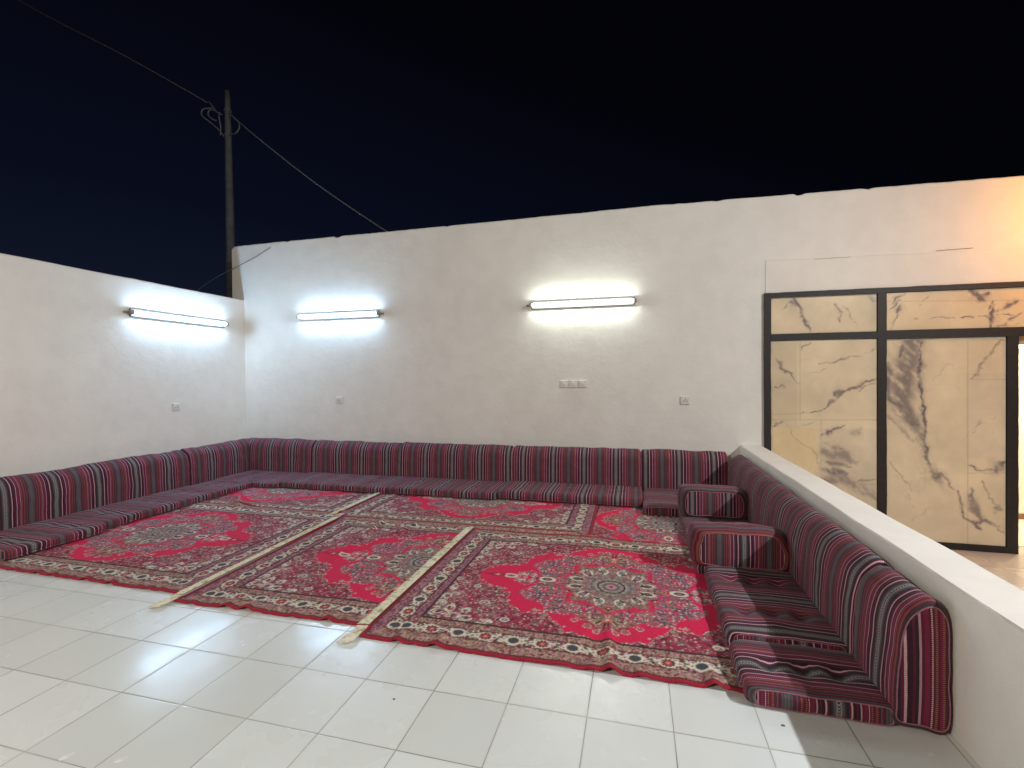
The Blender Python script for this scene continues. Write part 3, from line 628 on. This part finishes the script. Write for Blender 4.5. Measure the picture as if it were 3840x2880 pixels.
    armm = arms & ~med
    fill = armm & rag; im[fill] = (.30, .10, .17)
    sprigs(armm, 110, [MAU, (.36, .16, .24), SLT, (.42, .03, .09)], .015); scatter(armm & rag2, 330, [MAU, SLT, (.34, .14, .2), MAR, (.40, .10, .15)], .005, .011)
    for cx, cy, r_, c1 in ((.425, .225, .046, SLT), (.315, .365, .030, SLT), (.50, .235, .020, MAU), (.385, .305, .022, MAU), (.355, .16, .034, (.30, .16, .12)), (.245, .395, .024, MAU), (.21, .315, .034, (.32, .18, .12)), (.46, .15, .026, MAU), (.545, .075, .026, MAU), (.60, .05, .018, MAU), (.14, .43, .022, OLV), (.10, .52, .016, OLV), (.175, .475, .013, MAU), (.05, .555, .012, MAU)):
        for q in range(9):
            a = q*2*math.pi/9+cx*9; ell(cx+r_*.95*math.cos(a), cy+r_*.95*math.sin(a), r_*.36, r_*.17, a, [c1, (.30, .20, .25), c1][q % 3]); ell(cx+r_*1.42*math.cos(a+.2), cy+r_*1.42*math.sin(a+.2), .0052, .0036, a, [CREAM, PNK][q % 2])
        flower(cx, cy, r_*.6, c1, MAU, 6)
    top = (np.hypot(X/.085, (Y-.44)/.075) < 1) & ~med; im[top & rag2] = (.25, .17, .10)
    for q in range(8):
        a = math.pi/2-.10-q*.20; ell(.075*math.cos(a)*1.1, .405+.075*math.sin(a), .050, .0055, a, [DRK, OLV, TAN][q % 3]); ell(.125*math.cos(a)*1.1, .405+.125*math.sin(a), .012, .006, a, [MAR, OLV][q % 2])
    flower(0, .435, .030, SAL, CREAM, 8)
    scatter(armm, 150, [SLT, OLV, (.16, .12, .15)], .004, .009, 1.8); scatter(armm, 260, [CREAM, CREAM, PNK, (.62, .40, .44), (.55, .02, .08)], .003, .0058, 1.8)
    scatter(med, 800, [OLV, MAU, GRY, MAR, (.34, .20, .14), SLT, (.32, .13, .16)], .005, .012); sprigs(med, 150, [OLV, GRY, TAN, SAL, MAU, SLT], .014); scatter(med, 300, [CREAM, GRY, PNK, SAL], .0025, .005, 1.8)
    rosette(.0, .295, .036, SAL, MAR, SAL, None); rosette(.31, .0, .030, SAL, MAR, TAN)
    inner = np.hypot(X/.178, Y/.170) < 1+.05*np.cos(A*12); im[inner] = (.20, .18, .155); scatter(inner, 300, [GRY, OLV, (.34, .33, .31), SLT, (.25, .16, .16), (.30, .28, .22)], .005, .011); scatter(inner, 120, [MAU, PNK, CREAM], .003, .005)
    for k in range(12):
        a = math.radians(15+30*k)
        if a > math.pi/2+.1: break
        cx, cy = .232*math.cos(a), .216*math.sin(a); ell(cx, cy, .042, .030, a, DRK); ring(cx, cy, .038, .026, .0062, CREAM, a, None, (a+2.6, .86)); ell(cx, cy, .026, .017, a, [SLT, MAU, GRY][k % 3]); ell(cx, cy, .010, .007, a, [MAU, GRY, SLT][k % 3])
        for q in (-1, 1): ell(cx+.05*math.cos(a), cy+.045*math.sin(a)+q*.012, .012, .0035, a+q*.6, [CREAM, SAL][k % 2])
    for k in range(4):
        a = math.radians(0+30*k); flower(.165*math.cos(a), .155*math.sin(a), .024, (.30, .10, .12), MAU, 6)
    ring(0, 0, .085, .085, .006, DRK); ell(0, 0, .062, .062, 0, (.26, .19, .19)); ring(0, 0, .045, .045, .004, SLT); flower(0, 0, .035, PNK, MAR, 8)
    ring(0, 0, .125, .13, .004, (.12, .10, .09))
    scatter(med & (R1 > .78), 260, [SLT, MAR, OLV, DRK, MAU], .002, .005, 2.0)
    # finials on the long axis
    ell(.42, 0, .060, .038, 0, MAR); ring(.415, 0, .046, .029, .0075, CREAM); ell(.415, 0, .030, .017, 0, SLT); ell(.415, 0, .014, .008, 0, TAN); ell(.482, 0, .022, .006, 0, SLT); ring(.662, 0, .040, .026, .0062, CREAM); ell(.662, 0, .026, .016, 0, GRY); ell(.662, 0, .012, .007, 0, SLT)
    ring(.755, 0, .045, .024, .006, (.25, .03, .05)); flower(.755, 0, .02, SAL, CREAM, 6); ell(.82, 0, .03, .008, 0, MAR)
    spn = (np.hypot((X-.55)/.070, Y/.095) < 1) & rag2 & (np.hypot((X-.655)/.05, Y/.04) > 1); im[spn] = MAU
    scatter(spn, 130, [MAU, PNK, SLT, MAR, GRY], .005, .010); scatter(spn, 70, [CREAM, PNK], .003, .0055)
    # borders
    e = np.minimum(HX-X, HY-Y); s = np.where(HX-X < HY-Y, Y, X); hor = (HX-X >= HY-Y)
    b0 = e < .250; im[b0 & (e > .235)] = DRK
    def guard(a, b):
        m = (e >= a) & (e < b); im[m] = (.40, .23, .19); scatter(m, 1100, [TAN, (.46, .30, .24), OLV, MAR, (.28, .09, .11), MAU], .004, .009, 1.6); scatter(m, 420, [DRK, MAR, (.62, .46, .36), (.55, .42, .30)], .0025, .005, 1.4)
    guard(.028, .093); guard(.183, .238)
    eg = ~hor & (((e >= .028) & (e < .093)) | ((e >= .183) & (e < .238))); im[eg] = im[eg]*np.array((.85, .62, .95)); scatter(eg, 260, [MAU, PNK, MAR], .004, .007, 1.6)
    im[(e >= .088) & (e < .094)] = DRK; im[(e >= .180) & (e < .186)] = DRK; im[(e >= .232) & (e < .238)] = DRK
    mb = (e >= .094) & (e < .180); im[mb] = (.20, .03, .05); pitch = .150
    scatter(mb, 420, [MAU, MAR, (.30, .05, .07), OLV, SLT], .004, .010, 1.6)
    for ph, am, wd_ in ((0, .026, .0062), (math.pi, .026, .0062), (math.pi/2, .012, .0035)):
        wv = e-(.137+am*np.sin(math.pi*s/pitch+math.pi/2*1+ph)); im[mb & (np.abs(wv) < wd_*(1+.35*np.sin(s*210+e*300)))] = CREAM
    scatter(mb, 330, [CREAM, (.66, .60, .48)], .003, .0065, 2.8)
    def at(sv, ev, top): return (sv, HY-ev) if top else (HX-ev, sv)
    for top, lim2 in ((True, HX), (False, HY)):
        k = 0; sv = .0
        while sv < lim2-.05:
            if k % 2 == 0: c = at(sv, .137, top); ring(c[0], c[1], .037, .034, .0045, CREAM, 0, mb); rosette(c[0], c[1], .031, MAR, (.42, .05, .06), SAL, mb)
            else: c = at(sv, .137, top); ring(c[0], c[1], .036, .032, .0055, CREAM, 0, mb); ell(c[0], c[1], .030, .026, 0, MAR, mb); rosette(c[0], c[1], .026, SLT, SLT, OLV, mb); ell(c[0], c[1], .022, .017, 0, SLT, mb)
            for d, ev in ((.5, .112), (.5, .162), (.33, .168), (.68, .104), (.3, .103), (.72, .17)):
                c = at(sv+pitch*d, ev, top); flower(c[0], c[1], .015, [MAR, MAU, SLT][int(d*10) % 3], CREAM if d == .5 else PNK, 5, mb, d)
            c = at(sv+pitch*.5, .137, top); ell(c[0], c[1], .03, .006, .7 if k % 2 else -.7, MAR, mb); ell(c[0], c[1], .006, .02, .5, OLV, mb)
            sv += pitch; k += 1
    jj, ii = np.nonzero(mb)
    for k in rs.randint(0, len(jj), 110): ring(x[ii[k]], y[jj[k]], rs.uniform(.010, .022), rs.uniform(.008, .016), .0032, CREAM, rs.uniform(0, 3), mb & (np.hypot(((s+pitch/2) % pitch)-pitch/2, e-.137) > .036), (rs.uniform(0, 6.3), .2))
    scatter(mb, 120, [MAR, SLT, MAU, OLV, (.22, .02, .04)], .0025, .0065, 2.6)
    # toothed line and plain red selvedge
    tth = (e >= .016) & (e < .030); im[tth] = (.20, .03, .04); im[tth & ((s/.016) % 1 < .45)] = DRK; im[e < .017] = (.36, .008, .03)
    # pile mottling
    nzv = rs.normal(1, .10, (ny, nx))[..., None]; im = np.clip(im*nzv, .002, 1)
    bl = im.copy(); bl[1:-1, 1:-1] = .5*im[1:-1, 1:-1]+.125*(im[:-2, 1:-1]+im[2:, 1:-1]+im[1:-1, :-2]+im[1:-1, 2:])
    im = bl
    full = np.concatenate([im[:, :0:-1], im], 1); full = np.concatenate([full[:0:-1], full], 0)
    return full
def sstep(v): v = np.clip(v, 0, 1); return v*v*(3-2*v)
RUGS = {}   # name -> (cx, cy, hx, hy) footprints in world, for draping
def vnoise(P, s, o): return np.array([noise.noise((a*s, b*s, o)) for a, b in P])
def make_rug(key, pat, res, cx, cy, rot, under, folds, label, fringe=None, front_wave=0.0, seed=0, wave_to=9):
    """rot: long axis along X (0) or Y (1). under: keys of rugs it lies on."""
    col = pat if rot == 0 else np.transpose(pat, (1, 0, 2))
    hx, hy = (HX, HY) if rot == 0 else (HY, HX)
    ny, nx = col.shape[:2]; xs = np.linspace(-hx, hx, nx); ys = np.linspace(-hy, hy, ny); X, Y = np.meshgrid(xs, ys)
    WXx, WYy = X+cx, Y+cy; Z = np.full_like(X, .009)
    for u in under:
        ux, uy, uhx, uhy = RUGS[u]; d = np.maximum(np.abs(WXx-ux)-uhx, np.abs(WYy-uy)-uhy)
        Z += .0085*sstep(1-(d+.004)/.05)
    cn = 20; cX, cY = np.meshgrid(np.linspace(-hx, hx, nx//cn), np.linspace(-hy, hy, ny//cn))
    def up(a):
        fx = np.linspace(0, a.shape[1]-1, nx); fy = np.linspace(0, a.shape[0]-1, ny); ix = np.clip(fx.astype(int), 0, a.shape[1]-2); iy = np.clip(fy.astype(int), 0, a.shape[0]-2); tx = sstep(fx-ix)[None, :]; ty = sstep(fy-iy)[:, None]
        return (a[iy][:, ix]*(1-tx)+a[iy][:, ix+1]*tx)*(1-ty)+(a[iy+1][:, ix]*(1-tx)+a[iy+1][:, ix+1]*tx)*ty
    base = vnoise(np.c_[cX.ravel()+seed, cY.ravel()], 3.3, seed).reshape(cX.shape); Z += .004*np.abs(up(base))
    # buckled front edge
    if front_wave:
        s1 = np.array([noise.noise((a*3.2+seed, 5, 0)) for a in xs]); s2 = np.array([noise.noise((a*13+seed, 2, 0)) for a in xs])
        wv = np.clip(s1*.8+s2*.9+.12, 0, 1); wv = wv*sstep((wave_to-(xs+cx))/.2); Z += front_wave*wv[None, :]*np.exp(-((Y+hy)/.10)**2)
        Yo = .012*s1[None, :]*np.exp(-((Y+hy)/.3)**2); 
    else: Yo = 0
    for (x0, y0, x1, y1, hgt, wdt) in folds:
        p = np.array((x0, y0)); v = np.array((x1-x0, y1-y0)); t = np.clip(((WXx-p[0])*v[0]+(WYy-p[1])*v[1])/(v@v), 0, 1)
        d = np.hypot(WXx-p[0]-t*v[0], WYy-p[1]-t*v[1]); Z += hgt*np.exp(-(d/wdt)**2)*(1-t*.9)
    P = np.stack([X, Y+Yo, Z], -1); P = np.pad(P, ((1, 1), (1, 1), (0, 0)), mode='edge'); cc = np.pad(col, ((1, 1), (1, 1), (0, 0)), mode='edge')
    drop = .0075
    for sl in ((0, slice(None)), (-1, slice(None)), (slice(None), 0), (slice(None), -1)): P[sl][..., 2] -= drop
    o = link('rug', grid_mesh('rug', P, cc), M_RUG); o.location = (cx, cy, 0); o.rotation_euler = (0, 0, math.radians({'B': 1.3, 'E': .6, 'A': -.4, 'C': .0, 'F': -.5}.get(key, 0))); RUGS[key] = (cx, cy, hx, hy)
    tag(o, label, 'rug', 'red patterned rugs covering the terrace')
    if fringe:
        bm = bmesh.new(); y = -hy-fringe
        rs = random.Random(seed+3)
        def zat(px, py):
            wx, wy = px+cx, py+cy; z = .004
            for u in under:
                ux, uy, uhx, uhy = RUGS[u]
                if abs(wx-ux) < uhx+.01 and abs(wy-uy) < uhy+.01: z += .009
            return z
        fw = .068
        while y < hy:
            w = rs.uniform(.006, .011); l = fw*rs.uniform(.86, 1.08); dy = rs.uniform(-.006, .006)
            if y < -hy+.02: l *= 1.15; dy -= .018
            z = .0085+zat(-hx-.03, y); xs_ = [-hx+.004, -hx-l*.35, -hx-l*.75, -hx-l]; zz = [z+.004, z+rs.uniform(0, .004), z+rs.uniform(-.002, .003), z-.004]
            up_ = [(xs_[k], y+dy*k/3, zz[k]) for k in range(4)]
            a = [bm.verts.new((p[0], p[1], p[2])) for p in up_]; b = [bm.verts.new((p[0], p[1]+w*(1-.12*k), p[2]+.001)) for k, p in enumerate(up_)]
            c = [bm.verts.new((p[0], p[1]+w*.5, p[2]+.0045-.0006*k)) for k, p in enumerate(up_)]
            for k in range(3): bm.faces.new((a[k], a[k+1], c[k+1], c[k])); bm.faces.new((c[k], c[k+1], b[k+1], b[k])); bm.faces.new((b[k], b[k+1], a[k+1], a[k]))
            y += w*rs.uniform(.55, .9)
        bm_obj('fringe', bm, M_FRG, o)
    return o
pat = rug_pattern(.004); pat2 = rug_pattern(.006)
make_rug('F', pat2, .006, .26, 4.45, 1, [], [], 'rug at the far right corner, laid lengthwise, its border stripes beside the back rug', seed=11)
make_rug('D', pat2, .006, -4.12, 4.86, 0, [], [], 'rug in the far left corner under the corner seat cushions', seed=22)
make_rug('E', pat2, .006, -1.635, 4.83, 0, ['D', 'F'], [(-2.95, 4.0, -2.6, 4.35, .02, .03)], 'middle rug of the far row, in front of the back seat cushions', fringe=.001, seed=33)
make_rug('A', pat, .004, -4.035, 3.19, 0, ['D'], [(-4.2, 4.03, -3.9, 4.10, .05, .035)], 'front rug at the left, beside the left seat cushions, uncovered by fringe', front_wave=.028, seed=44, wave_to=-2.8)
make_rug('B', pat, .004, -1.505, 3.12, 0, ['A', 'D', 'E'], [(-2.30, 3.95, -2.15, 2.6, .026, .022), (-1.95, 3.9, -2.35, 2.9, .016, .03), (-2.72, 3.9, -2.5, 3.6, .025, .025)], 'middle rug of the front row, half covered at its right, with a long fringe', fringe=.09, front_wave=.026, seed=55, wave_to=-1.38)
make_rug('C', pat, .004, -.16, 3.02, 0, ['B', 'E', 'F'], [(-.12, 2.12, -.16, 2.75, .032, .032), (-1.0, 2.12, -.95, 2.4, .016, .03), (.33, 2.12, .3, 2.4, .018, .03), (.2, 3.85, .5, 3.5, .012, .03)], 'front rug at the right, lying on top, whole round medallion showing', fringe=.07, front_wave=.026, seed=66)

# ------------------------------------------------------------------ tube lamps on the walls
def tube_lamp(loc, rz, tint, strength, label, capside):
    """local x along the tube, y out of the wall"""
    t = empty('tube_lamp', loc, rz); tag(t, label, 'lamp', 'lit tube lamps on the walls'); Ln = 1.27
    bm = bmesh.new(); box(bm, -Ln/2, Ln/2, 0, .028, -.046, .046, .004); bm_obj('batten', bm, M_BAT, t)
    bm = bmesh.new(); pts = [(-Ln/2+.025+(Ln-.05)*k/10, .055, 0) for k in range(11)]; tube(bm, pts, .021, 16)
    bm_obj('tube', bm, emit('lit_tube', tint, strength), t, True)
    for s in (-1, 1):
        bm = bmesh.new(); box(bm, s*Ln/2-.016, s*Ln/2+.016, .0, .080, -.024, .024, .008); bm_obj('end_cap', bm, M_CAP, t)
    bm = bmesh.new(); s = capside
    box(bm, s*(Ln/2+.018) if s > 0 else s*(Ln/2+.065), s*(Ln/2+.065) if s > 0 else s*(Ln/2+.018), 0, .028, -.012, .012, .006); bm_obj('cable_gland', bm, M_CAP, t)
    return t
tube_lamp((WX, 4.742, 2.139), -math.pi/2, (.48, .72, 1.0), LA, 'lit white tube lamp on the left wall', 1)
tube_lamp((-4.055, WY, 2.247), math.pi, (.46, .71, 1.0), LB, 'lit bluish white tube lamp on the back wall, nearer the left corner', -1)
tube_lamp((-.64, WY, 2.262), math.pi, (.88, 1.0, .90), LC, 'lit white tube lamp on the back wall, above the three switches', 1)

# ------------------------------------------------------------------ wall plates
def plate(loc, rz, w, h, label, kind):
    t = empty('wall_socket' if kind == 'socket' else 'wall_switch', loc, rz); tag(t, label, 'socket' if kind == 'socket' else 'switch', 'white plates on the walls')
    bm = bmesh.new(); box(bm, -w/2, w/2, 0, .020, -h/2, h/2, .005); bm_obj('cover_plate', bm, M_WHT, t)
    if kind == 'socket':
        bm = bmesh.new(); box(bm, -w*.30, w*.30, .0195, .024, -h*.30, h*.24, .002); bm_obj('socket_face', bm, M_WHT, t)
        bm = bmesh.new()
        for x, z in ((-.015, -.008), (.015, -.008), (0, .014)): box(bm, x-.004, x+.004, .0238, .0252, z-.006, z+.006)
        bm_obj('pin_hole', bm, M_SLOT, t)
    else:
        bm = bmesh.new(); box(bm, -w*.22, w*.22, .0195, .027, -h*.22, h*.22, .003); bm_obj('rocker', bm, M_WHT, t)
    return t
plate((WX, 4.655, 1.011), -math.pi/2, .092, .092, 'white socket plate on the left wall below the tube lamp', 'socket')
plate((-4.064, WY, 1.052), math.pi, .098, .092, 'white socket plate on the back wall, below the tube lamp nearer the left corner', 'socket')
for x, l in ((-.862, 'left of the three white switches in a row on the back wall'), (-.748, 'middle one of the three white switches in a row on the back wall'), (-.633, 'right of the three white switches in a row on the back wall')):
    plate((x, WY, 1.272), math.pi, .092, .088, l, 'switch')
plate((.560, WY, 1.076), math.pi, .10, .094, 'lone white socket plate on the back wall, nearest the parapet', 'socket')

# ------------------------------------------------------------------ utility pole and cables
bm = bmesh.new(); tube(bm, [(-6.62+.07*t-.0*t, 6.4, 6.19-6.9*t+0) for t in [k/20 for k in range(21)]], .043, 16, r1=.112)
po = bm_obj('utility_pole', bm, M_POLE, None, True); tag(po, 'grey tapering utility pole rising behind the corner of the two walls', 'pole')
for z in (5.86, 5.45):
    bm = bmesh.new(); tube(bm, [(-6.615+.056*math.cos(a), 6.4+.056*math.sin(a), z) for a in [2*math.pi*k/20 for k in range(21)]], .007, 6)
    bm_obj('strap', bm, M_CABL, po, True)
def sm(pts, n=8): return [tuple(p) for p in catmull(pts, n, closed=False)]
def cable(name, pts, r, label, mt=M_CABL, cat='cable', sl=True):
    bm = bmesh.new(); tube(bm, pts if not sl else sm(pts), r, 6); o = bm_obj(name, bm, mt, None, True); return tag(o, label, cat)
cable('overhead_cable', [(-15.5, 6.4, 11.3), (-11.529, 6.4, 8.717), (-8.974, 6.4, 7.239), (-7.477, 6.4, 6.335), (-7.068, 6.4, 6.083), (-6.946, 6.36, 6.03), (-6.79, 6.34, 5.846), (-6.67, 6.34, 5.772)], .011, 'thin overhead cable from the top left corner down to the pole')
cable('overhead_cable', [(-6.56, 6.4, 5.80), (-6.053, 6.4, 5.359), (-4.9, 6.4, 4.45), (-3.678, 6.4, 3.598), (-2.6, 6.4, 2.9), (-2.4, 6.2, 2.6)], .010, 'thin overhead cable sloping from the pole down behind the back wall')
cable('cable_coil', [(-6.91, 6.36, 5.93), (-7.05, 6.33, 5.915), (-7.09, 6.33, 5.84), (-7.04, 6.34, 5.775), (-6.952, 6.35, 5.707), (-6.832, 6.35, 5.609), (-6.76, 6.36, 5.54), (-6.675, 6.38, 5.43)], .011, 'large cable loop hanging left of the pole top', cat='cable')
cable('cable_coil', [(-6.70, 6.33, 5.80), (-6.749, 6.33, 5.815), (-6.85, 6.33, 5.875), (-6.93, 6.33, 5.87), (-6.945, 6.33, 5.80), (-6.87, 6.34, 5.728), (-6.80, 6.35, 5.70)], .011, 'small inner cable loop hanging left of the pole top', cat='cable')
cable('cable_coil', [(-6.749, 6.36, 5.82), (-6.735, 6.34, 5.75), (-6.721, 6.34, 5.659), (-6.712, 6.35, 5.59), (-6.73, 6.36, 5.45)], .010, 'short cable tail dropping down the left side of the pole', cat='cable')
cable('cable_coil', [(-6.54, 6.36, 5.778), (-6.42, 6.33, 5.68), (-6.335, 6.33, 5.60), (-6.309, 6.33, 5.52), (-6.345, 6.33, 5.455), (-6.42, 6.34, 5.424), (-6.54, 6.36, 5.445)], .010, 'cable loop on the right side of the pole top', cat='cable')
cable('cable', [(-5.20, 5.742, 3.285), (-5.218, 5.72, 3.270), (-5.42, 5.70, 3.16), (-5.69, 5.70, 3.06), (-6.02, 5.72, 2.96), (-6.40, 5.75, 2.82), (-6.75, 5.8, 2.66)], .005, 'short thin wire hooked on the back wall top, sagging over the left wall', simple('dark_wire', (.16, .15, .15), .6))
# little bits on the floor
M_STN = simple('dried_paint', (.80, .80, .77), .6); M_DIRT = simple('dirt_speck', (.10, .085, .07), .9)
def blob(name, x, y, a, b, th, m, label, z=.0012):
    bm = bmesh.new(); n = 22; vs = [bm.verts.new((0, 0, z))]
    for k in range(n):
        t = 2*math.pi*k/n; r = 1+.25*noise.noise((math.cos(t)*2+x*9, math.sin(t)*2, y)); vs.append(bm.verts.new((r*(a*math.cos(t)*math.cos(th)-b*math.sin(t)*math.sin(th)), r*(a*math.cos(t)*math.sin(th)+b*math.sin(t)*math.cos(th)), .0004)))
    for k in range(n): bm.faces.new((vs[0], vs[1+k], vs[1+(k+1) % n]))
    bm.faces.new(vs[:0:-1]); o = bm_obj(name, bm, m); o.location = (x, y, 0); return tag(o, label, 'stain')
blob('paint_spot', -1.999, 1.212, .022, .012, 1.2, M_STN, 'white paint spot on the tiles at the lower left, left one of two')
blob('paint_spot', -1.792, 1.248, .020, .010, .9, M_STN, 'white paint spot on the tiles at the lower left, right one of two')
blob('dirt_speck', -.998, 1.763, .006, .005, 0, M_DIRT, 'small dark speck on the tiles below the rug fringe')
blob('dirt_speck', .547, 1.987, .008, .006, 0, M_DIRT, 'small dark speck on the tiles at the shadow edge by the striped cushions')
